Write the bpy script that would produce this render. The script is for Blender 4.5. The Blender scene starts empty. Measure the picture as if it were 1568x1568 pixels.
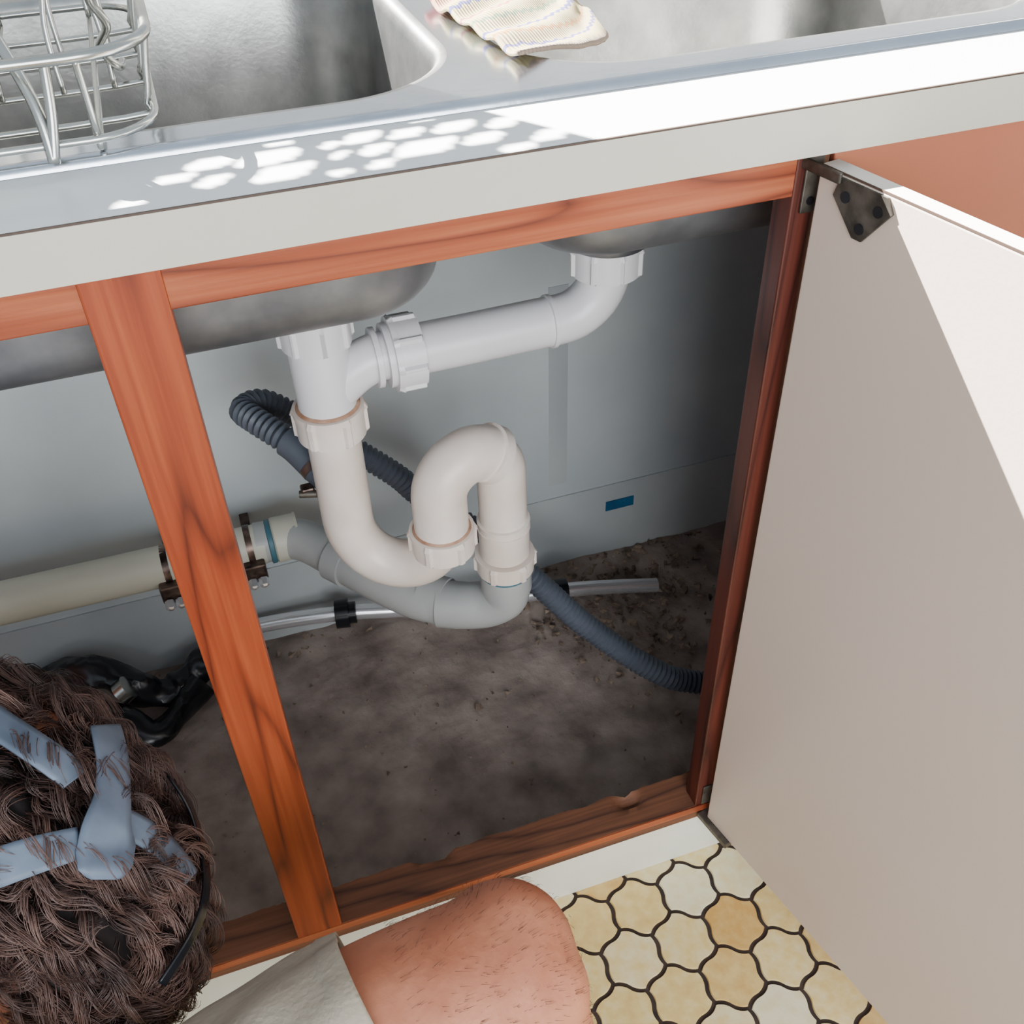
import bpy, bmesh, math, random
from mathutils import Vector, Matrix, noise
random.seed(7)
S=bpy.context.scene
COL=S.collection

# ---------------------------------------------------------------- materials
def lin(c):
    o=[]
    for v in c:
        v=v/255.0
        o.append(v/12.92 if v<=.04045 else ((v+.055)/1.055)**2.4)
    return (o[0],o[1],o[2],1)
def mat(name,c1,c2=None,scale=5,rough=.5,metal=0,bump=0,bscale=None,stretch=(1,1,1),detail=6,spec=.5,coat=0,sss=0,contrast=(.35,.65),bdist=.01):
    m=bpy.data.materials.new(name); m.use_nodes=True
    nt=m.node_tree; b=nt.nodes['Principled BSDF']
    b.inputs['Roughness'].default_value=rough; b.inputs['Metallic'].default_value=metal
    b.inputs['Specular IOR Level'].default_value=spec; b.inputs['Coat Weight'].default_value=coat
    if sss:
        b.inputs['Subsurface Weight'].default_value=sss; b.inputs['Subsurface Radius'].default_value=(.01,.004,.002)
    tc=nt.nodes.new('ShaderNodeTexCoord'); mp=nt.nodes.new('ShaderNodeMapping')
    mp.inputs['Scale'].default_value=stretch
    nt.links.new(tc.outputs['Object'],mp.inputs['Vector'])
    n=nt.nodes.new('ShaderNodeTexNoise'); n.inputs['Scale'].default_value=scale; n.inputs['Detail'].default_value=detail
    nt.links.new(mp.outputs[0],n.inputs['Vector'])
    r=nt.nodes.new('ShaderNodeValToRGB')
    r.color_ramp.elements[0].position=contrast[0]; r.color_ramp.elements[1].position=contrast[1]
    r.color_ramp.elements[0].color=lin(c1); r.color_ramp.elements[1].color=lin(c2 or c1)
    nt.links.new(n.outputs['Fac'],r.inputs['Fac']); nt.links.new(r.outputs[0],b.inputs['Base Color'])
    if bump:
        n2=nt.nodes.new('ShaderNodeTexNoise'); n2.inputs['Scale'].default_value=bscale or scale*4; n2.inputs['Detail'].default_value=8
        nt.links.new(mp.outputs[0],n2.inputs['Vector'])
        bp=nt.nodes.new('ShaderNodeBump'); bp.inputs['Strength'].default_value=bump; bp.inputs['Distance'].default_value=bdist
        nt.links.new(n2.outputs['Fac'],bp.inputs['Height']); nt.links.new(bp.outputs[0],b.inputs['Normal'])
    return m
def wood(name,dark,mid,light,axis,rough=.4,scale=1.0,rings=17,loc=(.3,.55,.2),ringw=.46):
    m=bpy.data.materials.new(name); m.use_nodes=True
    nt=m.node_tree; b=nt.nodes['Principled BSDF']; b.inputs['Roughness'].default_value=rough
    tc=nt.nodes.new('ShaderNodeTexCoord'); mp=nt.nodes.new('ShaderNodeMapping')
    s=[10,10,10]; s[axis]=1.0
    mp.inputs['Scale'].default_value=[v*scale for v in s]; mp.inputs['Location'].default_value=loc
    nt.links.new(tc.outputs['Object'],mp.inputs['Vector'])
    n=nt.nodes.new('ShaderNodeTexNoise'); n.inputs['Scale'].default_value=1.3; n.inputs['Detail'].default_value=1.8
    nt.links.new(mp.outputs[0],n.inputs['Vector'])
    ml=nt.nodes.new('ShaderNodeMath'); ml.operation='MULTIPLY'; ml.inputs[1].default_value=rings
    nt.links.new(n.outputs['Fac'],ml.inputs[0])
    fr=nt.nodes.new('ShaderNodeMath'); fr.operation='PINGPONG'; fr.inputs[1].default_value=1
    nt.links.new(ml.outputs[0],fr.inputs[0])
    pw=nt.nodes.new('ShaderNodeMath'); pw.operation='POWER'; pw.inputs[1].default_value=4
    nt.links.new(fr.outputs[0],pw.inputs[0])
    mp2=nt.nodes.new('ShaderNodeMapping'); s2=[190,190,190]; s2[axis]=5
    mp2.inputs['Scale'].default_value=s2; nt.links.new(tc.outputs['Object'],mp2.inputs['Vector'])
    n2=nt.nodes.new('ShaderNodeTexNoise'); n2.inputs['Scale'].default_value=1; n2.inputs['Detail'].default_value=4
    nt.links.new(mp2.outputs[0],n2.inputs['Vector'])
    mx=nt.nodes.new('ShaderNodeMath'); mx.operation='MULTIPLY_ADD'; mx.inputs[1].default_value=.65
    nt.links.new(n2.outputs['Fac'],mx.inputs[0])
    sc=nt.nodes.new('ShaderNodeMath'); sc.operation='MULTIPLY'; sc.inputs[1].default_value=ringw
    nt.links.new(pw.outputs[0],sc.inputs[0]); nt.links.new(sc.outputs[0],mx.inputs[2])
    r=nt.nodes.new('ShaderNodeValToRGB'); e=r.color_ramp.elements
    e[0].position=.15; e[0].color=lin(light); e[1].position=.85; e[1].color=lin(dark)
    k=e.new(.42); k.color=lin(mid)
    nt.links.new(mx.outputs[0],r.inputs['Fac']); nt.links.new(r.outputs[0],b.inputs['Base Color'])
    bp=nt.nodes.new('ShaderNodeBump'); bp.inputs['Strength'].default_value=.15; bp.inputs['Distance'].default_value=.002
    nt.links.new(n2.outputs['Fac'],bp.inputs['Height']); nt.links.new(bp.outputs[0],b.inputs['Normal'])
    return m

M={}
M['woodv']=wood('wood_vertical',(84,30,14),(136,56,28),(162,78,42),2)
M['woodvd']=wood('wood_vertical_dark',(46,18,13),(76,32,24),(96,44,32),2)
M['woodh']=wood('wood_horizontal',(96,38,20),(146,70,40),(172,98,62),0)
M['woodb']=wood('wood_bottom',(60,34,24),(98,60,40),(126,80,54),0,rough=.7)
M['lam']=mat('laminate_top',(220,222,222),(228,229,228),3,rough=.3)
M['lamedge']=mat('laminate_edge',(196,192,176),(204,200,186),6,rough=.35)
M['brownline']=mat('edge_line',(74,58,48),rough=.5)
M['steel']=mat('stainless',(180,186,196),(208,213,221),6,rough=.2,metal=1,bump=.06,bscale=50,bdist=.003)
M['steelin']=mat('stainless_bowl',(156,156,154),(182,182,180),30,rough=.32,metal=1,bump=.15,bscale=240,detail=10,bdist=.0012)
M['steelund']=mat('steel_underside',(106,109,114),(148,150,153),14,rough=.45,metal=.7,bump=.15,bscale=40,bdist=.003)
M['chrome']=mat('chrome',(238,238,240),rough=.24,metal=.75)
M['wire']=mat('wire',(176,176,170),(196,196,190),20,rough=.25,metal=1)
M['pvc']=mat('pvc_white',(214,212,214),(222,220,221),8,rough=.32)
M['pvcy']=mat('pvc_aged',(218,202,190),(230,220,211),14,rough=.35)
M['pvcg']=mat('pvc_grey',(158,160,159),(172,173,171),8,rough=.4)
M['pvcb']=mat('pvc_beige',(184,182,166),(198,196,180),5,rough=.45)
M['dirt']=mat('dirt_ring',(150,108,82),(186,150,126),60,rough=.8)
M['teal']=mat('teal_seal',(60,105,120),rough=.5)
M['hose']=mat('hose_grey',(72,78,88),(86,92,102),10,rough=.5)
M['black']=mat('black_plastic',(14,15,18),(26,27,32),20,rough=.25)
M['clamp']=mat('bracket_metal',(56,44,42),(124,104,94),50,rough=.35,metal=.8)
M['wall']=mat('wall_paint',(164,172,176),(194,200,200),2.2,rough=.7,bump=.15,bscale=45,detail=12,bdist=.004)
M['wallb']=mat('wall_paint_low',(162,168,170),(188,192,190),3,rough=.75,bump=.2,bscale=45,detail=12,bdist=.004)
M['wallup']=mat('wall_upper',(205,200,190),(212,208,198),2,rough=.8)
M['conc']=mat('concrete',(112,98,90),(168,152,142),16,rough=.92,bump=.9,bscale=40,detail=14,contrast=(.3,.7),bdist=.006)
M['debris']=mat('debris',(90,74,64),(158,138,120),50,rough=.95)
M['kick']=mat('kick_paint',(214,213,196),(224,223,208),8,rough=.35)
M['door']=mat('door_laminate',(196,178,164),(200,183,170),2,rough=.34,bump=.02,bscale=200)
M['doort']=mat('door_edge',(215,208,200),rough=.5)
M['pink']=mat('pink_panel',(168,96,70),(176,104,78),4,rough=.45)
M['grout']=mat('grout',(44,34,32),(66,52,46),60,rough=.9)
M['tape']=mat('blue_tape',(24,84,124),(32,98,138),30,rough=.6)
M['skin']=mat('skin',(160,94,66),(190,124,94),18,rough=.5,bump=.12,bscale=160,sss=.10)
M['hairm']=mat('hair',(54,38,34),(122,92,82),18,rough=.4)
M['hairbase']=mat('hair_base',(28,20,20),(48,36,34),30,rough=.8)
M['leghair']=mat('leg_hair',(66,38,28),rough=.6)
M['short']=mat('shorts_cloth',(160,150,132),(174,164,146),30,rough=.9,bump=.2,bscale=200)
M['shirt']=mat('shirt_cloth',(60,70,84),(70,80,95),20,rough=.9)
M['strap']=mat('strap_bluegrey',(86,98,114),(110,122,138),25,rough=.6)
M['hingem']=mat('hinge_metal',(66,62,56),(110,104,96),60,rough=.45,metal=.7)
M['frame']=mat('window_paint',(225,222,215),rough=.5)
M['blocker']=mat('sun_blocker',(190,185,178),rough=.9)

def tilemat():
    m=bpy.data.materials.new('floor_tile'); m.use_nodes=True
    nt=m.node_tree; b=nt.nodes['Principled BSDF']; b.inputs['Roughness'].default_value=.35
    at=nt.nodes.new('ShaderNodeAttribute'); at.attribute_name='tcol'
    tc=nt.nodes.new('ShaderNodeTexCoord')
    n=nt.nodes.new('ShaderNodeTexNoise'); n.inputs['Scale'].default_value=70; n.inputs['Detail'].default_value=8
    nt.links.new(tc.outputs['Object'],n.inputs['Vector'])
    ad=nt.nodes.new('ShaderNodeMath'); ad.operation='MULTIPLY_ADD'; ad.inputs[1].default_value=.9
    nt.links.new(n.outputs['Fac'],ad.inputs[0])
    sub=nt.nodes.new('ShaderNodeMath'); sub.operation='SUBTRACT'; sub.inputs[1].default_value=.40
    nt.links.new(at.outputs['Fac'],sub.inputs[0]); nt.links.new(sub.outputs[0],ad.inputs[2])
    r=nt.nodes.new('ShaderNodeValToRGB'); e=r.color_ramp.elements
    e[0].position=.05; e[0].color=lin((236,226,188)); e[1].position=1; e[1].color=lin((206,160,88))
    k=e.new(.5); k.color=lin((228,200,132))
    nt.links.new(ad.outputs[0],r.inputs['Fac']); nt.links.new(r.outputs[0],b.inputs['Base Color'])
    bp=nt.nodes.new('ShaderNodeBump'); bp.inputs['Strength'].default_value=.25; bp.inputs['Distance'].default_value=.003
    nt.links.new(n.outputs['Fac'],bp.inputs['Height']); nt.links.new(bp.outputs[0],b.inputs['Normal'])
    return m
M['tile']=tilemat()

# ---------------------------------------------------------------- helpers
def empty(name,loc=(0,0,0)):
    e=bpy.data.objects.new(name,None); COL.objects.link(e); return e
def mesh(name,v,f,m,parent=None,smooth=False):
    me=bpy.data.meshes.new(name); me.from_pydata([tuple(p) for p in v],[],f); me.update()
    bm=bmesh.new(); bm.from_mesh(me); bmesh.ops.recalc_face_normals(bm,faces=bm.faces); bm.to_mesh(me); bm.free()
    o=bpy.data.objects.new(name,me); COL.objects.link(o)
    me.materials.append(m)
    if smooth:
        for p in me.polygons:p.use_smooth=True
    if parent:o.parent=parent
    return o
def boxdata(x0,x1,y0,y1,z0,z1):
    v=[(x0,y0,z0),(x1,y0,z0),(x1,y1,z0),(x0,y1,z0),(x0,y0,z1),(x1,y0,z1),(x1,y1,z1),(x0,y1,z1)]
    f=[(0,3,2,1),(4,5,6,7),(0,1,5,4),(1,2,6,5),(2,3,7,6),(3,0,4,7)]
    return v,f
def box(name,x0,x1,y0,y1,z0,z1,m,parent=None,bev=0):
    v,f=boxdata(x0,x1,y0,y1,z0,z1); o=mesh(name,v,f,m,parent)
    if bev:
        b=o.modifiers.new('b','BEVEL'); b.width=bev; b.segments=2
    return o
def multibox(name,bs,m,parent=None,bev=0):
    V=[];F=[]
    for b in bs:
        v,f=boxdata(*b); k=len(V); V+=v; F+=[tuple(i+k for i in q) for q in f]
    o=mesh(name,V,F,m,parent)
    if bev:
        b=o.modifiers.new('b','BEVEL'); b.width=bev; b.segments=2
    return o
def cat(pts,n=8,closed=False):
    P=[Vector(p) for p in pts]; out=[]
    N=len(P); rng=range(N if closed else N-1)
    for i in rng:
        if closed: a,b,c,d=P[(i-1)%N],P[i],P[(i+1)%N],P[(i+2)%N]
        else: a=P[max(i-1,0)];b=P[i];c=P[i+1];d=P[min(i+2,N-1)]
        for k in range(n):
            t=k/n
            out.append(.5*((2*b)+(c-a)*t+(2*a-5*b+4*c-d)*t*t+(-a+3*b-3*c+d)*t**3))
    if not closed: out.append(P[-1])
    return out
def resample(P,step):
    L=[0]
    for i in range(1,len(P)): L.append(L[-1]+(P[i]-P[i-1]).length)
    n=max(2,int(L[-1]/step)); out=[];j=0
    for k in range(n+1):
        s=L[-1]*k/n
        while j<len(L)-2 and L[j+1]<s:j+=1
        d=L[j+1]-L[j]; t=(s-L[j])/d if d>1e-9 else 0
        out.append(P[j].lerp(P[j+1],min(max(t,0),1)))
    return out
def sweep(P,rad,seg=24,closed=False,cap=True,V0=None,F0=None,mod=None):
    P=[Vector(p) for p in P]; n=len(P); V=V0 if V0 is not None else []; F=F0 if F0 is not None else []
    base=len(V)
    def tan(i):
        if closed:return (P[(i+1)%n]-P[(i-1)%n]).normalized()
        return (P[min(i+1,n-1)]-P[max(i-1,0)]).normalized()
    t=tan(0); u=Vector((0,0,1)) if abs(t.z)<.9 else Vector((1,0,0))
    u=(u-t*u.dot(t)).normalized()
    for i in range(n):
        t=tan(i); u=(u-t*u.dot(t)).normalized(); w=t.cross(u)
        r=rad[i] if isinstance(rad,(list,tuple)) else rad
        for k in range(seg):
            a=2*math.pi*k/seg; rr=r*(mod(i/(n-1),a) if mod else 1)
            V.append(P[i]+(u*math.cos(a)+w*math.sin(a))*rr)
    for i in range(n if closed else n-1):
        j=(i+1)%n
        for k in range(seg):
            l=(k+1)%seg
            F.append((base+i*seg+k,base+i*seg+l,base+j*seg+l,base+j*seg+k))
    if cap and not closed:
        F.append(tuple(base+k for k in range(seg))[::-1]); F.append(tuple(base+(n-1)*seg+k for k in range(seg)))
    return V,F
def tube(name,P,rad,m,parent=None,seg=24,closed=False,cap=True,mod=None):
    V,F=sweep(P,rad,seg,closed,cap,mod=mod)
    o=mesh(name,V,F,m,parent,smooth=True)
    ang(o); return o
def ang(o,deg=40):
    try:
        o.data.set_sharp_from_angle(angle=math.radians(deg))
    except Exception: pass
def lathe(name,c,axis,prof,m,parent=None,seg=48,mod=None):
    A=Vector(axis).normalized(); u=A.orthogonal().normalized(); w=A.cross(u); V=[];F=[]
    for i,(h,r) in enumerate(prof):
        for k in range(seg):
            a=2*math.pi*k/seg; rr=r+(mod(h,a) if mod else 0)
            V.append(Vector(c)+A*h+(u*math.cos(a)+w*math.sin(a))*rr)
    for i in range(len(prof)-1):
        for k in range(seg):
            l=(k+1)%seg; F.append((i*seg+k,i*seg+l,(i+1)*seg+l,(i+1)*seg+k))
    F.append(tuple(range(seg))[::-1]); F.append(tuple((len(prof)-1)*seg+k for k in range(seg)))
    o=mesh(name,V,F,m,parent,smooth=True); ang(o,35); return o
def nut(name,c,axis,r,h,m,parent,lugs=8,dirty=False):
    def md(hh,a):
        x=(a*lugs/(2*math.pi))%1
        return .003 if x<.16 and abs(hh)<h*.45 else 0
    o=lathe(name,c,axis,[(-h/2,r*.88),(-h/2,r),(-h*.44,r),(-h*.43,r),(h*.3,r),(h*.31,r*1.03),(h/2,r*1.03),(h/2,r*.86)],m,parent,seg=96,mod=md)
    if dirty:
        lathe(name+'_sealant',Vector(c)+Vector(axis).normalized()*(h/2+.0002),axis,[(0,r*.93),(.0012,r*.9),(.003,r*.80)],M['dirt'],parent)
    return o
def union_voxel(o,vox,smooth=6):
    r=o.modifiers.new('r','REMESH'); r.mode='VOXEL'; r.voxel_size=vox; r.use_smooth_shade=True
    s=o.modifiers.new('s','SMOOTH'); s.iterations=smooth; s.factor=.5
def ell(V,F,c,s,rot=None,seg=24,ring=16):
    b=len(V); R=rot or Matrix.Identity(3); c=Vector(c)
    for i in range(1,ring):
        th=math.pi*i/ring
        for k in range(seg):
            a=2*math.pi*k/seg
            V.append(c+R@Vector((s[0]*math.sin(th)*math.cos(a),s[1]*math.sin(th)*math.sin(a),s[2]*math.cos(th))))
    for i in range(ring-2):
        for k in range(seg):
            l=(k+1)%seg; F.append((b+i*seg+k,b+(i+1)*seg+k,b+(i+1)*seg+l,b+i*seg+l))
    V.append(c+R@Vector((0,0,s[2]))); V.append(c+R@Vector((0,0,-s[2]))); t=len(V)-2
    for k in range(seg):
        l=(k+1)%seg; F.append((t,b+k,b+l)); F.append((t+1,b+(ring-2)*seg+l,b+(ring-2)*seg+k))

# ---------------------------------------------------------------- room
YB=.5314
fl=mesh('floor',*[[(-2.5,-3,-.003),(2.5,-3,-.003),(2.5,YB+.05,-.003),(-2.5,YB+.05,-.003)],[(0,1,2,3)]],M['grout'])
V=[];F=[];cols=[]
p=.064; rowh=p*math.sqrt(3)/2; R0=p/math.sqrt(3)
def scurve(a,b,n=12,amp=.052):
    out=[];d=b-a;nrm=Vector((-d.y,d.x))
    for i in range(n):
        t=i/n; s=math.sin(2*math.pi*t); s=math.copysign(abs(s)**.8,s)
        out.append(a+d*t+nrm*amp*s)
    return out
for j in range(-1,26):
    for i in range(-16,24):
        cx=i*p+(p/2 if j%2 else 0)+.052; cy=-.041-j*rowh
        if cy>.03: continue
        hexp=[Vector((R0*math.cos(math.radians(30+60*k)),R0*math.sin(math.radians(30+60*k)))) for k in range(6)]
        loop=[]
        for k in range(6):
            a,b=hexp[k],hexp[(k+1)%6]
            loop+=scurve(a,b)
        c=max(0,min(1,random.betavariate(1.6,2.0)))
        js=.905; k0=len(V)
        for q in loop:
            y=min(cy+q.y*js,.002); V.append((cx+q.x*js,y,-.0005))
        for q in loop:
            y=min(cy+q.y*(js+.02),.002); V.append((cx+q.x*(js+.02),y,-.003))
        n=len(loop); V.append((cx,min(cy,.002),-.0002))
        for k in range(n):
            F.append((k0+2*n,k0+k,k0+(k+1)%n)); cols.append(c)
            F.append((k0+k,k0+n+k,k0+n+(k+1)%n,k0+(k+1)%n)); cols.append(c)
t=mesh('patterned_tiles',V,F,M['tile'],fl)
att=t.data.attributes.new('tcol','FLOAT','FACE')
for i,c in enumerate(cols): att.data[i].value=c

V=[];F=[];nx,ny=230,54
for j in range(ny+1):
    for i in range(nx+1):
        x=-1.0+2.3*i/nx; y=.012+(YB+.01-.012)*j/ny
        z=.003+.004*noise.noise(Vector((x*9,y*9,1)))+.0022*noise.noise(Vector((x*40,y*40,3)))
        if y>YB-.05: z+= .010*max(0,noise.noise(Vector((x*18,y*18,0)))+.3)
        V.append((x,y,z))
for j in range(ny):
    for i in range(nx):
        a=j*(nx+1)+i;F.append((a,a+1,a+nx+2,a+nx+1))
mesh('floor_concrete',V,F,M['conc'],None,True)

wx0,wx1,wz0,wz1=-.80,1.25,1.06,2.15
multibox('wall_back',[(-2.5,2.5,YB,YB+.12,-.02,.88)],M['wall'])
box('wall_low_strip',-1.0,1.3,YB-.0025,YB-.0001,.0,.145,M['wallb'],None,0)  # thin strip over the lower wall, slightly darker tone
multibox('trim_1',[(.412,.440,YB-.0008,YB-.0001,.17,.50)],M['wallb'],None,0)
multibox('wall_back_upper',[(-2.5,2.5,YB,YB+.12,.88,wz0),(-2.5,wx0,YB,YB+.12,wz0,wz1),(wx1,2.5,YB,YB+.12,wz0,wz1),(-2.5,2.5,YB,YB+.12,wz1,2.5)],M['wallup'])
multibox('window_1',[(wx0,wx0+.03,YB+.02,YB+.08,wz0,wz1),(wx1-.03,wx1,YB+.02,YB+.08,wz0,wz1),(wx0,wx1,YB+.02,YB+.08,wz0,wz0+.03),(wx0,wx1,YB+.02,YB+.08,wz1-.03,wz1)],M['frame'])
holes=[]
def hole(x,y,w,h,a=0):
    k=(YB-.015)-y; holes.append((x-.645*k,.906+k,w,h,a))
for (x,y,w,h) in [(-.005,.02,.02,.010),(.018,.035,.026,.012),(.016,.008,.014,.012),(.05,.03,.034,.016),(.055,.005,.03,.018),(.088,.035,.01,.007),(.09,.018,.008,.008),(.108,.04,.02,.012),(.112,.018,.016,.012),(.11,-.005,.012,.010),(.135,.036,.018,.012),(.14,.010,.034,.018),(.165,.035,.024,.012),(.176,.01,.022,.012),(.195,.03,.018,.012),(.19,-.012,.02,.008),(.215,.0,.018,.014),(-.03,-.005,.016,.008),(.085,-.008,.012,.006),(.205,.055,.016,.010),(.06,.05,.016,.006),(.15,.055,.016,.006)]:
    hole(x,y,w,h)
V=[];F=[];idx={}
CS=.0025
def vi(i,k):
    if (i,k) not in idx:
        x=-.78+i*CS; z=1.08+k*CS
        idx[(i,k)]=len(V); V.append((x,YB-.015+(.006*math.sin(x*60) if x<-.45 else 0),z))
    return idx[(i,k)]
ni=int((-.107+.78)/CS); nk=int((2.12-1.08)/CS)
for i in range(ni):
    for k in range(nk):
        x=-.78+(i+.5)*CS; z=1.08+(k+.5)*CS; cut=False
        if 1.35<z<1.5 and x>-.45:
            for hx,hz,w,h,a in holes:
                dz=z-hz; dx=x-hx+dz*1.3
                if (abs(dx)/(w/2))**4+(abs(dz)/(h/2*1.15))**4<1: cut=True;break
        if not cut: F.append((vi(i,k),vi(i+1,k),vi(i+1,k+1),vi(i,k+1)))
mesh('sun_blocker_panel',V,F,M['blocker'])  # unseen panel added to break the sun into patches on the counter

# ---------------------------------------------------------------- cabinet
cab=empty('sink_cabinet')
XL,XR=-1.0,1.3
box('top_rail',XL,.417,.0,.020,.837,.873,M['woodh'],cab,.001)
box('centre_post',-.071,-.024,-.002,.022,.098,.8729,M['woodv'],cab,.0015)
box('left_stile',-.60,-.555,-.002,.022,.098,.8729,M['woodv'],cab,.0015)
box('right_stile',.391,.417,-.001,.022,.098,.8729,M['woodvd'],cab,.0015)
V=[];F=[];nx,ny=460,6
for s in range(2):
    for i in range(nx+1):
        x=XL+(XR-XL)*i/nx
        for j in range(ny+1):
            y=-.001+.044*j/ny; rg=noise.noise(Vector((x*30,y*40,2)))
            chip=max(0,noise.noise(Vector((x*14,5,j*.25)))-.4)*.03*(1 if j>3 else 0)
            if s==0:
                yy=y+ (.003*noise.noise(Vector((x*35,9,0)))+.002*noise.noise(Vector((x*120,3,0)))-chip if j==ny else 0)
                V.append((x,yy,.105+.0012*rg-chip*.7))
            else: V.append((x,y,.08))
N=(nx+1)*(ny+1)
for i in range(nx):
    for j in range(ny):
        a=i*(ny+1)+j;b=a+ny+1
        F.append((a,b,b+1,a+1)); F.append((N+a,N+a+1,N+b+1,N+b))
    a=i*(ny+1);b=a+ny+1
    F.append((a,N+a,N+b,b)); a+=ny;b+=ny; F.append((a,b,N+b,N+a))
o=mesh('bottom_rail',V,F,M['woodb'],cab,True); ang(o,35)
box('rail_front_lip',XL,XR,-.0025,-.0005,.094,.1045,M['woodh'],cab)
box('kick_board',XL,XR,.0,.010,.0,.0935,M['kick'],cab)
box('end_panel_left',XL-.016,XL,.0,YB,0,.873,M['pink'],cab)
box('end_panel_right',XR,XR+.016,.0,YB,0,.873,M['pink'],cab)
box('neighbour_front',.4172,1.3,-.004,.012,.10,.868,M['pink'],cab,.001)

def cyl(name,c,ax,r,h,m,par,seg=24): return lathe(name,c,ax,[(0,r),(h,r)],m,par,seg)
box('hinge_plate_top',.3975,.4105,-.0035,-.0012,.825,.868,M['hingem'],cab,.0008)
for z in (.834,.858): cyl('hinge_screw',(.404,-.0035,z),(0,-1,0),.003,.001,M['black'],cab)
box('hinge_plate_bottom',.3975,.4105,-.0035,-.0012,.108,.14,M['hingem'],cab,.0008)

door=empty('cabinet_door'); door.location=(.402,-.012,0)
dv=Vector((.213,-.977,0)); ang_z=math.atan2(dv.y,dv.x)
door.rotation_euler=(0,0,ang_z)
def dbox(n,*a,m=M['door'],bev=.0012): return box(n,*a,m,door,bev)
dbox('panel',0,.44,0,.016,.093,.862)
dbox('edge_strip_top',0.0005,.4395,.0008,.0152,.862,.8632,m=M['doort'],bev=0)
dbox('edge_line',0.0005,.4395,.0002,.0009,.8622,.8636,m=M['brownline'],bev=0)
V=[(.020,-.002,.861),(.060,-.002,.861),(.066,-.002,.852),(.046,-.002,.826),(.038,-.002,.826),(.016,-.002,.848)]
V=[Vector(v) for v in V]+[Vector((v[0],0,v[2])) for v in V]
F=[tuple(range(6)),tuple(range(11,5,-1))]+[(i,(i+1)%6,6+(i+1)%6,6+i) for i in range(6)]
mesh('hinge_bracket',V,F,M['hingem'],door)
for x,z in ((.027,.850),(.043,.834),(.055,.850)): cyl('bracket_screw',(x,-.002,z),(0,-1,0),.0038,.0008,M['black'],door)
dbox('hinge_arm',-.022,.022,-.005,-.002,.857,.865,m=M['hingem'])
dbox('hinge_foot',-.010,.04,-.006,.012,.085,.093,m=M['hingem'])

# ---------------------------------------------------------------- countertop
ct=empty('kitchen_countertop')
yf=-.02
multibox('laminate_top',[(XL,XR,yf+.001,.066,.875,.906),(XL,XR,.50,YB,.875,.906),(XL,-.34,.066,.50,.875,.906),(.76,XR,.066,.50,.875,.906)],M['lam'],ct)
box('front_edge',XL,XR,yf-.001,yf+.001,.873,.9052,M['lamedge'],ct)
box('edge_join_line',XL,XR,yf-.0006,yf+.001,.9052,.9062,M['brownline'],ct)
box('substrate',XL,XR,yf+.001,.05,.8732,.875,M['lamedge'],ct)

# ---------------------------------------------------------------- sink
sink=empty('double_bowl_sink')
def rr(x0,x1,y0,y1,r,z,off=0,n=8):
    x0-=off;x1+=off;y0-=off;y1+=off;r=max(r+off,.004);o=[]
    for cx,cy,a0 in ((x1-r,y1-r,0),(x0+r,y1-r,90),(x0+r,y0+r,180),(x1-r,y0+r,270)):
        for k in range(n+1):
            a=math.radians(a0+90*k/n); o.append((cx+r*math.cos(a),cy+r*math.sin(a),z))
    return o
def loft(name,loops,m,par,cap=True):
    V=[];F=[];n=len(loops[0])
    for l in loops:V+=l
    for i in range(len(loops)-1):
        for k in range(n):
            l=(k+1)%n;F.append((i*n+k,i*n+l,(i+1)*n+l,(i+1)*n+k))
    if cap:F.append(tuple((len(loops)-1)*n+k for k in range(n)))
    o=mesh(name,V,F,m,par,True); return o
bowls=[(-.245,.190,.098,.45,.085,.731),(.240,.68,.098,.45,.085,.747)]
ZT=.9115
def bl(b,off,z): return rr(b[0],b[1],b[2],b[3],b[4],z,off,14)
for i,b in enumerate(bowls):
    nm='bowl_%d'%(i+1); zb=b[5]
    L=[bl(b,.010,ZT),bl(b,.006,ZT-.0003),bl(b,.003,ZT-.002),bl(b,.001,ZT-.005),bl(b,-.001,ZT-.012),bl(b,-.006,zb+.07),bl(b,-.009,zb+.036)]
    for k in range(1,9):
        a=math.radians(90*k/8); L.append(bl(b,-.009-.036*(1-math.cos(a)),zb+.036-.034*math.sin(a)))
    L.append(bl(b,-.10,zb))
    loft(nm,L,M['steelin'],sink)
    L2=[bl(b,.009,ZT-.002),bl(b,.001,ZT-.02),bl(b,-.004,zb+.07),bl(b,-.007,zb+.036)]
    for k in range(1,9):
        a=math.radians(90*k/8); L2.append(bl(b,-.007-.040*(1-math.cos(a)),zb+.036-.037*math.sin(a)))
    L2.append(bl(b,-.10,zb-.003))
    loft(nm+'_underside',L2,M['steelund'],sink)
bm=bmesh.new()
def addloop(pts):
    vs=[bm.verts.new(p) for p in pts]; return [bm.edges.new((vs[i],vs[(i+1)%len(vs)])) for i in range(len(vs))]
E=addloop(rr(-.345,.785,.058,.508,.03,ZT,-.006))
for b in bowls:E+=addloop(bl(b,.010,ZT))
bmesh.ops.triangle_fill(bm,edges=E,use_beauty=True)
me=bpy.data.meshes.new('deck'); bm.to_mesh(me); bm.free(); me.materials.append(M['steel'])
o=bpy.data.objects.new('deck',me); COL.objects.link(o); o.parent=sink
loft('deck_edge',[rr(-.345,.785,.058,.508,.03,ZT,-.006),rr(-.345,.785,.058,.508,.03,ZT+.0012,-.004),rr(-.345,.785,.058,.508,.03,ZT+.0008,-.001),rr(-.345,.785,.058,.508,.03,.9095,.0012),rr(-.345,.785,.058,.508,.03,.9063,.002)],M['steel'],sink,False)
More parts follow.
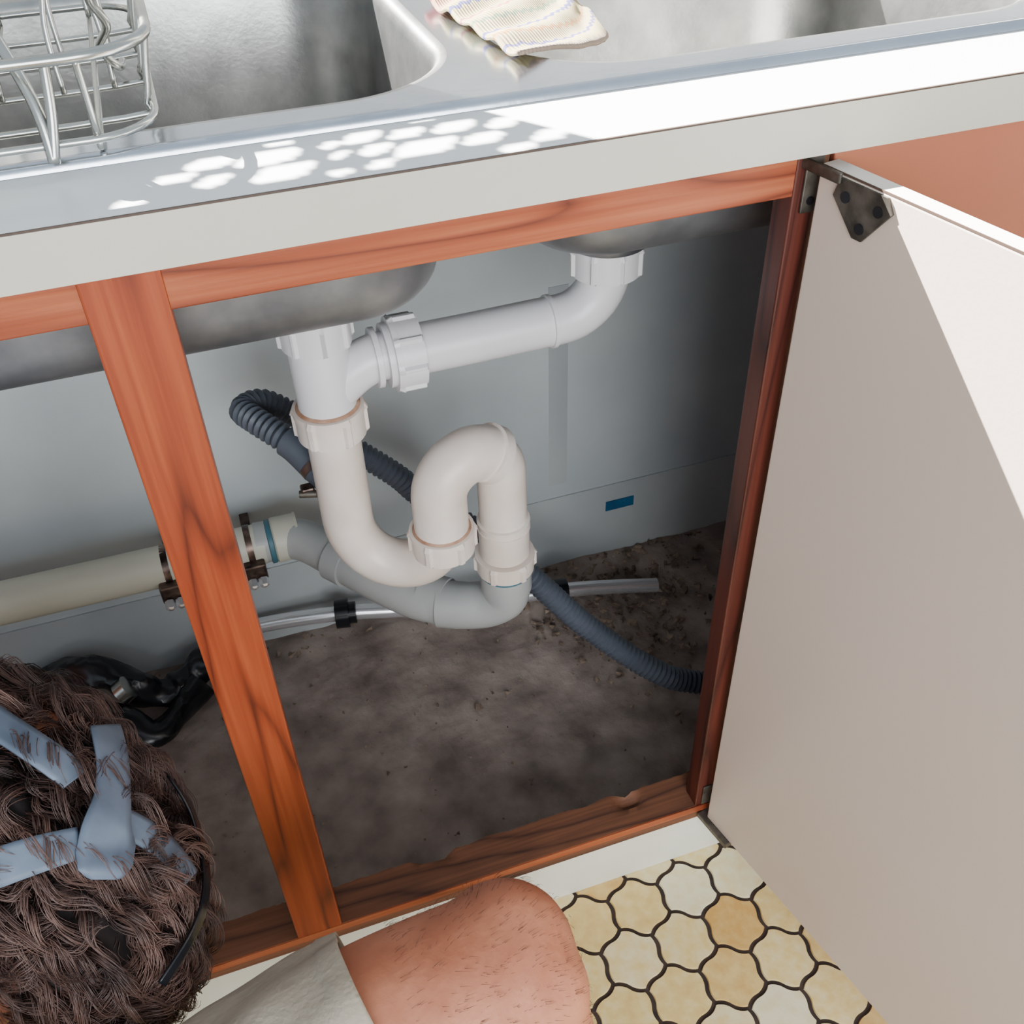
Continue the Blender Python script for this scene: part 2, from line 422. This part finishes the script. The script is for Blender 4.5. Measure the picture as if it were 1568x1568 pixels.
for i,(x,y,zz) in enumerate(((.086,.25,.7335),(.368,.25,.7495))):
    lathe('waste_strainer_%d'%(i+1),(x,y,zz),(0,0,-1),[(-.003,.030),(-.003,.042),(0,.045),(.02,.040),(.045,.032)],M['steelin'],sink)

# ---------------------------------------------------------------- drain pipework
dr=empty('pvc_drain_trap')
r=.026
LX,LY=.081,.25; RX=.366
P,PY=M['pvc'],M['pvcy']
tube('tailpiece',[(LX,LY,.70),(LX,LY,.57)],r,P,dr,32)
nut('tailpiece_nut',(LX,LY,.668),(0,0,1),.0325,.032,P,dr,8)
lathe('tee_body',(LX,LY,.60),(0,0,1),[(-.03,.026),(-.028,.028),(.05,.028),(.055,.026)],P,dr)
tube('tee_branch',cat([(LX+.010,LY,.60),(LX+.03,LY,.615),(LX+.05,LY,.623),(.150,LY,.623)],6),[.023]*19,P,dr,32)
lathe('branch_flange_1',(.130,LY,.623),(1,0,0),[(0,.026),(0,.029),(.005,.029),(.005,.026)],P,dr)
lathe('branch_flange_2',(.141,LY,.623),(1,0,0),[(0,.028),(0,.031),(.006,.031),(.006,.028)],P,dr)
nut('branch_nut',(.161,LY,.623),(-1,0,0),.035,.028,P,dr,8)
el=[(.17,LY,.623),(.22,LY,.623),(.30,LY,.624)]+[(.318+.048*math.sin(math.radians(a)),LY,.624+.048*(1-math.cos(math.radians(a)))) for a in range(0,91,10)]+[(RX,LY,.712)]
tube('connecting_arm',resample([Vector(q) for q in el],.006),.0245,P,dr,32)
lathe('elbow_bead',(.305,LY,.624),(1,0,0),[(0,.024),(.001,.0265),(.005,.0265),(.006,.024)],P,dr)
nut('sink_nut',(RX,LY,.683),(0,0,1),.034,.030,P,dr,8)
lathe('sink_flange',(RX,LY,.700),(0,0,1),[(0,.03),(0,.040),(.006,.042),(.040,.04)],M['steelund'],dr)
lathe('sink_flange_left',(LX,LY,.690),(0,0,1),[(0,.03),(0,.038),(.006,.040),(.036,.04)],P,dr)
nut('u_bend_nut',(LX,LY,.566),(0,0,1),.0335,.032,PY,dr,6,dirty=True)
u=[(LX,LY,.575),(LX,LY,.50),(LX,LY,.458)]
A=Vector((LX,LY,0));B=Vector((.170,.203,0)); mid=(A+B)/2; h=(B-A)/2; R_=h.length
for a in range(0,181,12):
    q=mid-h*math.cos(math.radians(a)); u.append((q.x,q.y,.437-R_*1.15*math.sin(math.radians(a))))
u+=[(B.x,B.y,.445)]
tube('u_bend',resample([Vector(q) for q in u],.005),.0265,PY,dr,32)
nut('rise_nut',(B.x,B.y,.422),(0,0,1),.0332,.028,PY,dr,6,dirty=True)
C=Vector((.243,.222,0)); mid=(B+C)/2; h=(C-B)/2; R_=h.length
u=[(B.x,B.y,.425),(B.x,B.y,.455)]
for a in range(0,181,12):
    q=mid-h*math.cos(math.radians(a)); u.append((q.x,q.y,.476+R_*1.0*math.sin(math.radians(a))))
u+=[(C.x,C.y,.44),(C.x,C.y,.36)]
up=resample([Vector(q) for q in u],.004)
tube('crown_bend',up,[.0285 if k<len(up)*.48 else .0262 for k in range(len(up))],PY,dr,32)
k=int(len(up)*.48)
lathe('crown_collar',up[k],(up[k+1]-up[k-1]),[(-.007,.027),(-.006,.0312),(.006,.0312),(.007,.027)],PY,dr)
lathe('outlet_sleeve',(C.x,C.y,.362),(0,0,1),[(0,.0262),(.001,.0282),(.046,.0282),(.048,.0262)],PY,dr)
for z in (.408,.398): lathe('outlet_bead',(C.x,C.y,z),(0,0,1),[(0,.026),(.001,.0292),(.003,.0292),(.004,.026)],PY,dr)
nut('outlet_nut',(C.x,C.y,.350),(0,0,1),.0325,.022,PY,dr,6,dirty=False)
lathe('outlet_seal',(C.x,C.y,.334),(0,0,1),[(0,.0275),(.0,.0300),(.004,.0300),(.004,.0275)],M['teal'],dr)
g=empty('waste_pipe')
e=[Vector(q) for q in [(C.x,C.y,.338),(C.x,C.y,.31),(.240,.224,.290),(.222,.232,.276),(.195,.243,.272),(.17,.256,.271)]]
tube('grey_elbow',resample(cat(e,8),.004),.0278,M['pvcg'],g,32)
lathe('elbow_socket',(C.x,C.y,.308),(0,0,1),[(0,.028),(0,.0295),(.028,.0295),(.028,.027)],M['pvcg'],g)
e=[Vector(q) for q in [(.205,.24,.272),(.15,.275,.271),(.10,.34,.27),(.07,.385,.27),(.045,.42,.27),(.02,.438,.27),(-.02,.441,.271)]]
tube('grey_run',resample(cat(e,8),.005),.0268,M['pvcg'],g,32)
lathe('grey_socket_1',(.178,.256,.2713),(-.75,.66,0),[(0,.027),(0,.0295),(.03,.0295),(.03,.027)],M['pvcg'],g)
lathe('grey_socket_2',(.085,.36,.27),(-.6,.8,0),[(0,.027),(0,.0292),(.026,.0292),(.026,.027)],M['pvcg'],g)
lathe('coupling',(.036,.44,.27),(-1,0,0),[(0,.027),(.001,.0305),(.004,.0305),(.004,.029),(.032,.0295),(.034,.027)],M['pvcb'],g)
lathe('coupling_2',(.002,.44,.27),(-1,0,0),[(0,.027),(.001,.0285),(.006,.0285),(.007,.027)],M['teal'],g)
tube('beige_run',[(-.01,.44,.27),(-.5,.44,.276),(-.99,.44,.282)],.0265,M['pvcb'],g,32)
for i,x in enumerate((-.028,-.130)):
    lathe('saddle_clamp_%d'%i,(x-.004,.44,.2705),(1,0,0),[(0,.026),(0,.0275),(.008,.0275),(.008,.026)],M['clamp'],g)
    box('clamp_block_%d'%i,x-.014,x+.014,.402,.42,.240,.268,M['clamp'],g,.003)
    for dx in (-.006,.007): lathe('clamp_bolt',(x+dx,.402,.246),(0,-1,-.5),[(0,.0062),(.010,.0062),(.012,.0035)],M['chrome'],g,6)
    box('clamp_bracket_%d'%i,x-.006,x+.006,.455,YB,.242,.252,M['clamp'],g,.001)

# corrugated hose
hz=empty('corrugated_drain_hose')
pts=[(.060,.283,.492),(.048,.300,.504),(.030,.32,.514),(.012,.345,.520),(.004,.37,.518),(.028,.390,.508),(.07,.388,.470),(.153,.37,.390),(.185,.368,.345),(.25,.35,.28),(.309,.306,.214),(.371,.277,.134),(.449,.231,.066),(.507,.213,.036),(.62,.17,.022),(.75,.16,.020)]
hp_=resample(cat(pts,12),.0015)
rad=[(.0132 if i<len(hp_)*.45 else .0148)+.0019*math.sin(i*2*math.pi/5) for i in range(len(hp_))]
tube('corrugated_tube',hp_,rad,M['hose'],hz,18)
tube('hose_cuff',resample(cat([(.074,.262,.480),(.060,.283,.492),(.048,.300,.504),(.040,.31,.509)],6),.004),.0175,M['hose'],hz,24)
lathe('hose_clamp',(.064,.278,.489),(-.4,.7,.5),[(0,.016),(0,.0188),(.008,.0188),(.008,.016)],M['clamp'],hz)
box('clamp_screw_housing',.040,.054,.258,.270,.470,.481,M['clamp'],hz,.002)
lathe('clamp_screw',(.038,.262,.474),(1,-.3,0),[(0,.004),(.018,.004)],M['hingem'],hz,12)

# chrome pipe along the wall
cp=empty('chrome_water_pipe')
c1=cat([(-.09,.500,.060),(-.042,.497,.072),(.069,.477,.075),(.18,.459,.063),(.403,.437,.042),(.545,.416,.022)],8)
tube('chrome_tube',resample(c1,.01),.0112,M['chrome'],cp,20)
def ringat(n,c,ax,rr_,h,m): lathe(n,Vector(c)-Vector(ax).normalized()*h/2,ax,[(0,.008),(.0015,rr_),(h-.0015,rr_),(h,.008)],m,cp)
ringat('rubber_collar_1',(.072,.4765,.0745),(1,-.18,0),.0215,.022,M['black'])
ringat('rubber_collar_1b',(.084,.4745,.0735),(1,-.18,0),.016,.018,M['black'])
ringat('rubber_collar_2',(.392,.438,.043),(1,-.09,-.1),.018,.026,M['black'])
bt=resample(cat([(-.065,.499,.067),(-.105,.49,.055),(-.14,.475,.04),(-.175,.455,.030),(-.20,.45,.040),(-.225,.455,.062),(-.26,.47,.085),(-.30,.49,.08),(-.36,.5,.05)],8),.003)
tube('black_rubber_end',bt,[.022+.010*noise.noise(Vector((i*.09,0,0))) for i in range(len(bt))],M['black'],cp,16,mod=lambda s,a:1+.12*math.sin(a*3+s*30))
tube('black_strap',resample(cat([(-.14,.45,.035),(-.18,.41,.028),(-.21,.385,.035),(-.24,.40,.055),(-.27,.43,.05)],8),.004),.019,M['black'],cp,14,mod=lambda s,a:1+.18*math.sin(a*2+s*9))
ringat('chrome_ferrule',(-.232,.432,.082),(1,.1,.6),.017,.018,M['wire'])

box('painters_tape',.505,.552,YB-.0045,YB-.0032,.095,.113,M['tape'])
box('painters_tape.001',-.135,-.085,-.0012,-.0001,.03,.045,M['tape'])
V=[];F=[]
for i in range(800):
    if i<500: x=random.gauss(.50,.09); y=min(YB-.012,random.gauss(.42,.08))
    elif i<580: x=random.uniform(-.3,.62); y=random.uniform(YB-.05,YB-.012)
    else: x=random.uniform(-.3,.5); y=random.uniform(.06,.5)
    s=random.uniform(.001,.0058) if i<580 else random.uniform(.0008,.0024)
    b=len(V)
    for q in boxdata(-1,1,-1,1,-.6,.6)[0]:
        q=Vector(q)*s*random.uniform(.5,1.2); q.rotate(Matrix.Rotation(random.random()*6,3,'Z')); V.append(q+Vector((x,max(y,.06),.005+s*.4)))
    F+=[tuple(b+k for k in f) for f in boxdata(0,1,0,1,0,1)[1]]
mesh('loose_dirt_debris',V,F,M['debris'])

# ---------------------------------------------------------------- dish rack
rk=empty('wire_dish_rack')
V=[];F=[]
def wire(P,r=.0022,closed=False): sweep(P,r,10,closed,True,V,F)
x0,x1,y0,y1=-.40,-.004,.052,.36
def ringr(z,off,r=.0022,rad=.03):
    wire([Vector(q) for q in rr(x0,x1,y0,y1,.04,z,off,6)],r,True)
ringr(.968,.004,.0033); ringr(.922,-.002,.0024)
xs=[x0+.03+i*.066 for i in range(6)]
for x in xs:
    wire(cat([(x,y0-.004,.968),(x,y0+.001,.945),(x,y0+.006,.922),(x,y0+.02,.9145),(x,(y0+y1)/2,.9145),(x,y1-.02,.9145),(x,y1-.006,.922),(x,y1+.004,.968)],4),.0021)
for i in range(4):
    y=y0+.055+i*.065
    wire(cat([(x1+.004,y,.968),(x1-.001,y,.945),(x1-.006,y,.922),(x1-.02,y,.9145),((x0+x1)/2,y,.9145),(x0+.02,y,.9145),(x0+.006,y,.922),(x0-.004,y,.968)],4),.0021)
for y in (.17,.25):
    for x in [x0+.06+i*.07 for i in range(5)]:
        wire(cat([(x,y,.9145),(x,y+.006,.955),(x+.010,y+.012,.985),(x+.022,y+.012,.985),(x+.032,y+.006,.955),(x+.032,y,.9145)],5),.0019)
wire(cat([(-.100,.115,1.02),(-.082,.082,.985),(-.068,.058,.945),(-.066,.047,.9145)],6),.0034)
wire(cat([(-.066,.047,.9145),(-.060,.052,.94),(-.056,.055,.968)],5),.003)
wire(cat([(-.02,.12,.99),(-.028,.13,.978),(-.022,.14,.960),(-.03,.15,.945),(-.022,.16,.93),(-.02,.20,.922)],8),.0026)
mesh('wire_basket',V,F,M['wire'],rk,True)

# ---------------------------------------------------------------- dish cloth
def clothmat():
    m=bpy.data.materials.new('woven_cloth'); m.use_nodes=True; nt=m.node_tree; b=nt.nodes['Principled BSDF']; b.inputs['Roughness'].default_value=.95
    uv=nt.nodes.new('ShaderNodeTexCoord'); mp=nt.nodes.new('ShaderNodeMapping'); nt.links.new(uv.outputs['UV'],mp.inputs[0])
    # v + small zig-zag along u -> wavy woven stripes
    sx=nt.nodes.new('ShaderNodeSeparateXYZ'); nt.links.new(mp.outputs[0],sx.inputs[0])
    w=nt.nodes.new('ShaderNodeMath'); w.operation='MULTIPLY'; w.inputs[1].default_value=95; nt.links.new(sx.outputs['X'],w.inputs[0])
    sn=nt.nodes.new('ShaderNodeMath'); sn.operation='SINE'; nt.links.new(w.outputs[0],sn.inputs[0])
    ad=nt.nodes.new('ShaderNodeMath'); ad.operation='MULTIPLY_ADD'; ad.inputs[1].default_value=.009; nt.links.new(sn.outputs[0],ad.inputs[0]); nt.links.new(sx.outputs['Y'],ad.inputs[2])
    r=nt.nodes.new('ShaderNodeValToRGB'); r.color_ramp.interpolation='CONSTANT'; e=r.color_ramp.elements
    base=[(150,62,58),(176,134,104),(168,152,104),(78,74,128),(172,156,110),(150,84,84),(170,154,108),(112,130,96),(170,154,112),(78,74,128),(172,156,110),(168,120,60),(166,150,110),(84,78,126),(170,154,110),(140,120,104)]
    ps=[0,.10,.22,.30,.325,.42,.445,.54,.565,.66,.685,.76,.785,.86,.885,.965]
    e[0].position=0; e[0].color=lin(base[0]); e[1].position=ps[1]; e[1].color=lin(base[1])
    for pz,c in zip(ps[2:],base[2:]):
        k=e.new(pz); k.color=lin(c)
    nt.links.new(ad.outputs[0],r.inputs[0])
    nt.links.new(r.outputs[0],b.inputs['Base Color'])
    ck=nt.nodes.new('ShaderNodeTexWave'); ck.bands_direction='X'; ck.inputs['Scale'].default_value=18
    nt.links.new(mp.outputs[0],ck.inputs[0])
    bp=nt.nodes.new('ShaderNodeBump'); bp.inputs['Strength'].default_value=.6; bp.inputs['Distance'].default_value=.002
    nt.links.new(ck.outputs['Fac'],bp.inputs['Height']); nt.links.new(bp.outputs[0],b.inputs['Normal'])
    return m
V=[];F=[];nu,nv=50,50
P00=Vector((.215,.285,.9155));P10=Vector((.234,.112,.9155));P11=Vector((.380,.31,.885));P01=Vector((.36,.47,.9155))
for i in range(nu+1):
    for j in range(nv+1):
        s=i/nu;t=j/nv
        q=(P00*(1-s)*(1-t)+P10*s*(1-t)+P11*s*t+P01*(1-s)*t)
        q=q+Vector((.020,-.022,0))*math.sin(math.pi*t)*s
        q.z+=.0022*math.sin(s*26+t*4)+.0015*noise.noise(Vector((s*8,t*8,0)))+.0025
        if q.x>.25: q.z-= .35*(q.x-.25)*.3
        V.append(q)
for i in range(nu):
    for j in range(nv):
        a=i*(nv+1)+j;F.append((a,a+1,a+nv+2,a+nv+1))
o=mesh('dish_cloth',V,F,clothmat(),None,True)
uvl=o.data.uv_layers.new(name='UVMap')
for l in o.data.loops:
    vi_=l.vertex_index; uvl.data[l.index].uv=((vi_%(nv+1))/nv,(vi_//(nv+1))/nu)
sd=o.modifiers.new('s','SOLIDIFY'); sd.thickness=.003; sd.offset=0

# ---------------------------------------------------------------- person
pe=empty('crouching_person')
V=[];F=[]
def limb(pts,rads,seg=20):
    P=cat(pts,6); n=len(P); R=[]
    for i in range(n):
        f=i/(n-1)*(len(rads)-1); k=min(int(f),len(rads)-2); R.append(rads[k]*(1-(f-k))+rads[k+1]*(f-k))
    sweep(P,R,seg,False,True,V,F)
    ell(V,F,P[0],(R[0],)*3,None,16,10); ell(V,F,P[-1],(R[-1],)*3,None,16,10)
KN=(.082,-.245,.405)
hipR=(-.32,-.345,.33); hipL=(-.46,-.42,.28)
limb([hipR,(-.13,-.29,.372),(-.01,-.262,.394),KN],[.09,.083,.075,.060])
ell(V,F,(.090,-.234,.412),(.052,.053,.052))
ell(V,F,(.112,-.262,.402),(.030,.040,.045))
limb([(.086,-.255,.40),(.075,-.305,.31),(.035,-.365,.19),(.0,-.41,.08)],[.054,.062,.050,.035])
limb([(.0,-.415,.05),(.06,-.40,.035),(.14,-.38,.022)],[.035,.034,.022])
limb([hipL,(-.56,-.25,.36),(-.60,-.09,.42)],[.09,.075,.057])
limb([(-.60,-.09,.42),(-.60,-.17,.28),(-.585,-.30,.07)],[.055,.058,.035])
limb([(-.585,-.30,.05),(-.59,-.22,.035),(-.60,-.13,.022)],[.035,.034,.022])
limb([(-.39,-.40,.29),(-.42,-.38,.40),(-.40,-.28,.46),(-.33,-.20,.46)],[.13,.13,.13,.08])
limb([(-.34,-.20,.45),(-.285,-.13,.43),(-.245,-.08,.42)],[.055,.050,.048])
def hand(w,dirv,nrm):
    w=Vector(w);d=Vector(dirv).normalized();n=Vector(nrm).normalized();s=d.cross(n)
    ell(V,F,w+d*.045,(.042,.016,.046),Matrix((s,n,d)).transposed())
    for k,(o_,L_) in enumerate(((-.03,.07),(-.01,.08),(.01,.074),(.03,.058))):
        b=w+d*.075+s*o_
        limb([b,b+d*L_*.5+n*.008,b+d*L_*.8-n*.004,b+d*L_-n*.016],[.0095,.0085,.008,.007],10)
    b=w+d*.02-s*.03
    limb([b,b+d*.03-s*.022-n*.006,b+d*.055-s*.028-n*.012],[.012,.010,.008],10)
limb([(-.27,-.33,.46),(-.20,-.40,.32),(-.14,-.42,.22)],[.052,.043,.036])
limb([(-.14,-.42,.22),(-.12,-.36,.12),(-.10,-.31,.06)],[.036,.032,.026])
hand((-.10,-.31,.055),(.3,.8,-.35),(0,0,1))
limb([(-.50,-.20,.43),(-.60,-.28,.30),(-.66,-.20,.22)],[.052,.043,.036])
limb([(-.66,-.20,.22),(-.58,-.10,.17),(-.48,-.02,.135)],[.036,.032,.026])
hand((-.48,-.02,.135),(.5,.6,-.2),(0,0,1))
body=mesh('body',V,F,M['skin'],pe,True); union_voxel(body,.007,6)
V=[];F=[]
limb([(-.39,-.40,.31),(-.42,-.38,.41),(-.40,-.28,.46),(-.335,-.205,.46)],[.145,.142,.142,.085])
limb([(-.28,-.32,.46),(-.22,-.39,.36)],[.065,.06]); limb([(-.49,-.21,.44),(-.58,-.27,.34)],[.065,.06])
sh=mesh('tshirt',V,F,M['shirt'],pe,True); union_voxel(sh,.009,4)
V=[];F=[]
ell(V,F,(-.40,-.41,.29),(.15,.15,.135)); limb([hipL,(-.53,-.30,.34)],[.11,.09]); limb([hipR,(-.20,-.31,.36)],[.105,.092])
so=mesh('shorts_seat',V,F,M['short'],pe,True); union_voxel(so,.009,4)
leg=resample(cat([(-.22,-.318,.355),(-.13,-.29,.372),(-.06,-.272,.386),(-.003,-.260,.394)],8),.003)
n=len(leg)
tube('shorts_leg',leg,[.092-.008*i/n+(.0012 if i>n-7 else 0) for i in range(n)],M['short'],pe,96,cap=False,mod=lambda s,a:1+.022*math.sin(a*5+s*3)*(.4+s)+.02*math.sin(a*9+s*8)+.01*math.sin(a*4+s*22))
o=bpy.data.objects['shorts_leg']; q=o.modifiers.new('s','SOLIDIFY'); q.thickness=.003
# head
HC=Vector((-.222,-.040,.447))
H=HC+Vector((-.003,-.005,.003))
fd=Vector((.05,.80,-.60)).normalized(); ud=Vector((.05,.5,.86)); ud=(ud-fd*ud.dot(fd)).normalized(); rd=fd.cross(ud)
HR=Matrix((rd,fd,ud)).transposed()
bm=bmesh.new(); bmesh.ops.create_icosphere(bm,subdivisions=5,radius=1)
for v in bm.verts:
    d=v.co.normalized(); x,y,z=d
    p_=Vector((x*.070,y*.088,z*.104))
    if z<0: p_.x*=1-.28*(-z); p_.y*=1-.12*(-z) if y>0 else 1-.3*(-z)
    if y>0:
        p_.y+=.022*math.exp(-((x/.13)**2+((z+.12)/.16)**2))+.006*math.exp(-((x/.3)**2+((z+.47)/.09)**2))+.008*math.exp(-((x/.25)**2+((z+.8)/.16)**2))
        p_.y-=.009*(math.exp(-(((x-.36)/.16)**2+((z-.03)/.1)**2))+math.exp(-(((x+.36)/.16)**2+((z-.03)/.1)**2)))
        p_.y+=.005*math.exp(-((x/.5)**2+((z-.2)/.08)**2))
        p_.y-=.004*math.exp(-((x/.28)**2+((z+.55)/.035)**2))
    v.co=H+HR@p_
me=bpy.data.meshes.new('head'); bm.to_mesh(me); bm.free(); me.materials.append(M['skin'])
for f in me.polygons:f.use_smooth=True
o=bpy.data.objects.new('head',me); COL.objects.link(o); o.parent=pe
for sx in (-1,1):
    V=[];F=[]; ell(V,F,H+HR@Vector((sx*.026,.075,.004)),(.011,.011,.011)); mesh('eye',V,F,M['frame'],pe,True)
    V=[];F=[]; ell(V,F,H+HR@Vector((sx*.026,.0835,.004)),(.005,.004,.005)); mesh('iris',V,F,M['hairbase'],pe,True)
    V=[];F=[]; ell(V,F,H+HR@Vector((sx*.071,-.005,-.010)),(.008,.016,.028),HR); mesh('ear',V,F,M['skin'],pe,True)
V=[];F=[]; ell(V,F,H+HR@Vector((0,.085,-.056)),(.024,.008,.007),HR); mesh('lips',V,F,mat('lips',(170,90,84),rough=.4),pe,True)
SE=Vector((.108,.140,.120))
w=Vector((.245,-.59,.765)).normalized(); a_=Vector((.9447,-.3269,-.0272)); a_=(a_-w*a_.dot(w)).normalized(); b_=a_.cross(w)
if b_.z>0:b_=-b_
SHR=.42
def shear(q): return q+a_*(SHR*(q-HC).dot(b_))
bm=bmesh.new(); bmesh.ops.create_icosphere(bm,subdivisions=5,radius=1)
dele=[]
ND=Vector((-.3,0,-1)).normalized()
for v in bm.verts:
    d=v.co.normalized()
    if d.dot(fd)>.93 or d.dot(ND)>.93: dele.append(v)
    k=.86+.12*noise.noise(d*5)+.05*noise.noise(d*13)
    v.co=shear(HC+Vector((d.x*SE.x,d.y*SE.y,d.z*SE.z))*k)
bmesh.ops.delete(bm,geom=dele,context='VERTS')
me=bpy.data.meshes.new('hair_mass'); bm.to_mesh(me); bm.free(); me.materials.append(M['hairbase'])
for f in me.polygons:f.use_smooth=True
o=bpy.data.objects.new('hair_mass',me); COL.objects.link(o); o.parent=pe
cu=bpy.data.curves.new('curly_hair','CURVE'); cu.dimensions='3D'; cu.bevel_depth=.00038; cu.bevel_resolution=0
nc=0
while nc<1300:
    d=Vector((random.gauss(0,1),random.gauss(0,1),random.gauss(0,1))).normalized()
    if d.dot(fd)>.94 or d.dot(ND)>.94: continue
    nc+=1
    if nc>1120:
        d=(Vector((-.5,-.75,-.35))+Vector([random.gauss(0,.3) for _ in range(3)])).normalized()
    root=HC+Vector((d.x*SE.x,d.y*SE.y,d.z*SE.z))*.82
    nr=Vector((d.x/SE.x,d.y/SE.y,d.z/SE.z)).normalized()
    flow=(noise.noise_vector(d*2.5)+Vector((.1,-.3,-.35))); tg=(flow-nr*flow.dot(nr)).normalized(); bn=nr.cross(tg)
    L_=random.uniform(.04,.065); hr=random.uniform(.005,.010); ph=random.random()*6.28; turns=random.uniform(1.0,1.7)
    for s_ in range(17):
        jr=Vector([random.gauss(0,.0026) for _ in range(3)]); sp=cu.splines.new('POLY'); np_=18; sp.points.add(np_-1)
        lj=L_*random.uniform(.9,1.1); pj=random.gauss(0,.2)
        for k in range(np_):
            t_=k/(np_-1); a=ph+pj+t_*turns*6.28
            q=root+jr*(1-.5*t_)+nr*(lj*.40*math.sin(t_*2.6))+tg*(lj*t_*.95)+(bn*math.cos(a)+nr*math.sin(a)*.7)*hr*min(1,t_*3)
            q=shear(q)
            sp.points[k].co=(q.x,q.y,q.z,1); sp.points[k].radius=1.2-.8*t_
cu.materials.append(M['hairm'])
o=bpy.data.objects.new('curly_hair',cu); COL.objects.link(o); o.parent=pe
SH=SE*1.08
def onhead(x,y,ex=1.0):
    x=x+.004-SHR*y
    o0=HC+a_*x+b_*y+w*.4; S_=SH*ex
    oo=Vector(((o0-HC).x/S_.x,(o0-HC).y/S_.y,(o0-HC).z/S_.z)); dd=Vector((-w.x/S_.x,-w.y/S_.y,-w.z/S_.z))
    A_=dd.dot(dd);B_=2*oo.dot(dd);C_=oo.dot(oo)-1; D=B_*B_-4*A_*C_
    if D<0: D=0
    return shear(o0-w*((-B_-math.sqrt(D))/(2*A_)))
def strap(name,pts,widths,m,ex=1.0):
    P=[Vector((x*.001,y*.001,0)) for x,y in pts]; P=cat(P,8); n=len(P); V=[];F=[]
    for i,q in enumerate(P):
        t=(P[min(i+1,n-1)]-P[max(i-1,0)]).normalized(); s=Vector((-t.y,t.x,0))
        f=i/(n-1)*(len(widths)-1); k=min(int(f),len(widths)-2); wd=(widths[k]*(1-(f-k))+widths[k+1]*(f-k))*.001
        for j in range(7):
            e_=q+s*wd*(j/6-.5); V.append(onhead(e_.x,e_.y,ex+.012*math.sin(i*.35)))
    for i in range(n-1):
        for j in range(6):
            a=i*7+j;F.append((a,a+1,a+8,a+7))
    o=mesh(name,V,F,m,pe,True); sd=o.modifiers.new('s','SOLIDIFY'); sd.thickness=.002; sd.offset=1
strap('harness_strap_top',[(32,-76),(38,-50),(40,-25),(38,-4),(39,10),(40,22),(40,28)],[22,22,24,32,38,34,16],M['strap'],1.02)
strap('harness_strap_left',[(-75,-98),(-45,-76),(-20,-60),(4,-44),(14,-34)],[19,20,20,20,16],M['strap'],.99)
strap('harness_strap_lower',[(-80,36),(-40,26),(-5,14),(22,6)],[26,26,24,20],M['strap'],.985)
strap('harness_strap_right',[(46,-8),(64,0),(84,14),(100,32)],[18,18,17,16],M['strap'],.98)
strap('harness_elastic',[(84,-44),(104,-14),(114,25),(108,60),(86,98)],[6,6,6,6,6],M['black'],1.03)
# leg hair
dg=bpy.context.evaluated_depsgraph_get(); ev=body.evaluated_get(dg); me=ev.to_mesh()
cu=bpy.data.curves.new('leg_hair','CURVE'); cu.dimensions='3D'; cu.bevel_depth=.00015; cu.bevel_resolution=0
polys=[f for f in me.polygons if f.center.x>.012 and f.center.y>-.36 and f.center.z>.25]
for k in range(2600):
    f=random.choice(polys); c=Vector(f.center)+Vector([random.gauss(0,.002) for _ in range(3)])*.8; n=Vector(f.normal); tg=Vector((.8,.1,-.5)); tg=(tg-n*tg.dot(n)).normalized()+noise.noise_vector(c*30)*.8
    sp=cu.splines.new('POLY'); sp.points.add(3); L_=random.uniform(.004,.009)
    for j in range(4):
        q=c-n*.0004+n*L_*.3*math.sin(j/3*1.8)+tg*L_*(j/3)*.9; sp.points[j].co=(q.x,q.y,q.z,1); sp.points[j].radius=1-.25*j
ev.to_mesh_clear()
cu.materials.append(M['leghair']); o=bpy.data.objects.new('leg_hair',cu); COL.objects.link(o); o.parent=pe

# ---------------------------------------------------------------- lights
sun=bpy.data.lights.new('sun','SUN'); sun.energy=100; sun.angle=math.radians(.35); sun.color=(1,.98,.95)
so=bpy.data.objects.new('sun',sun); COL.objects.link(so)
so.rotation_euler=Vector((.645,-1,-1)).to_track_quat('-Z','Y').to_euler(); so.location=(-1,2,3)
al=bpy.data.lights.new('fill_light','AREA'); al.shape='RECTANGLE'; al.size=1.6; al.size_y=1.2; al.energy=72; al.color=(.94,.97,1)  # added fill lamp behind the camera, brightens the cabinet interior
ao=bpy.data.objects.new('fill_light',al); COL.objects.link(ao); ao.location=(.0,-2.2,1.2)
ao.rotation_euler=(Vector((.1,.3,.3))-Vector((.0,-2.2,1.2))).to_track_quat('-Z','Y').to_euler()
W=bpy.data.worlds.new('world'); S.world=W; W.use_nodes=True
W.node_tree.nodes['Background'].inputs[0].default_value=(.76,.88,1,1); W.node_tree.nodes['Background'].inputs[1].default_value=1.0

# ---------------------------------------------------------------- camera
r_=Vector((.94466974,-.32689439,-.02718711)); d_=Vector((-.23268909,-.60939489,-.7579536)); f_=Vector((.23120309,.72234197,-.65174167))
cam=bpy.data.cameras.new('camera'); co=bpy.data.objects.new('camera',cam); COL.objects.link(co)
Mx=Matrix((r_,-d_,-f_)).transposed().to_4x4(); Mx.translation=Vector((0,-.5691,1.1301)); co.matrix_world=Mx
cam.sensor_width=36; cam.lens=36*1547.65/1568; cam.clip_start=.01
S.camera=co
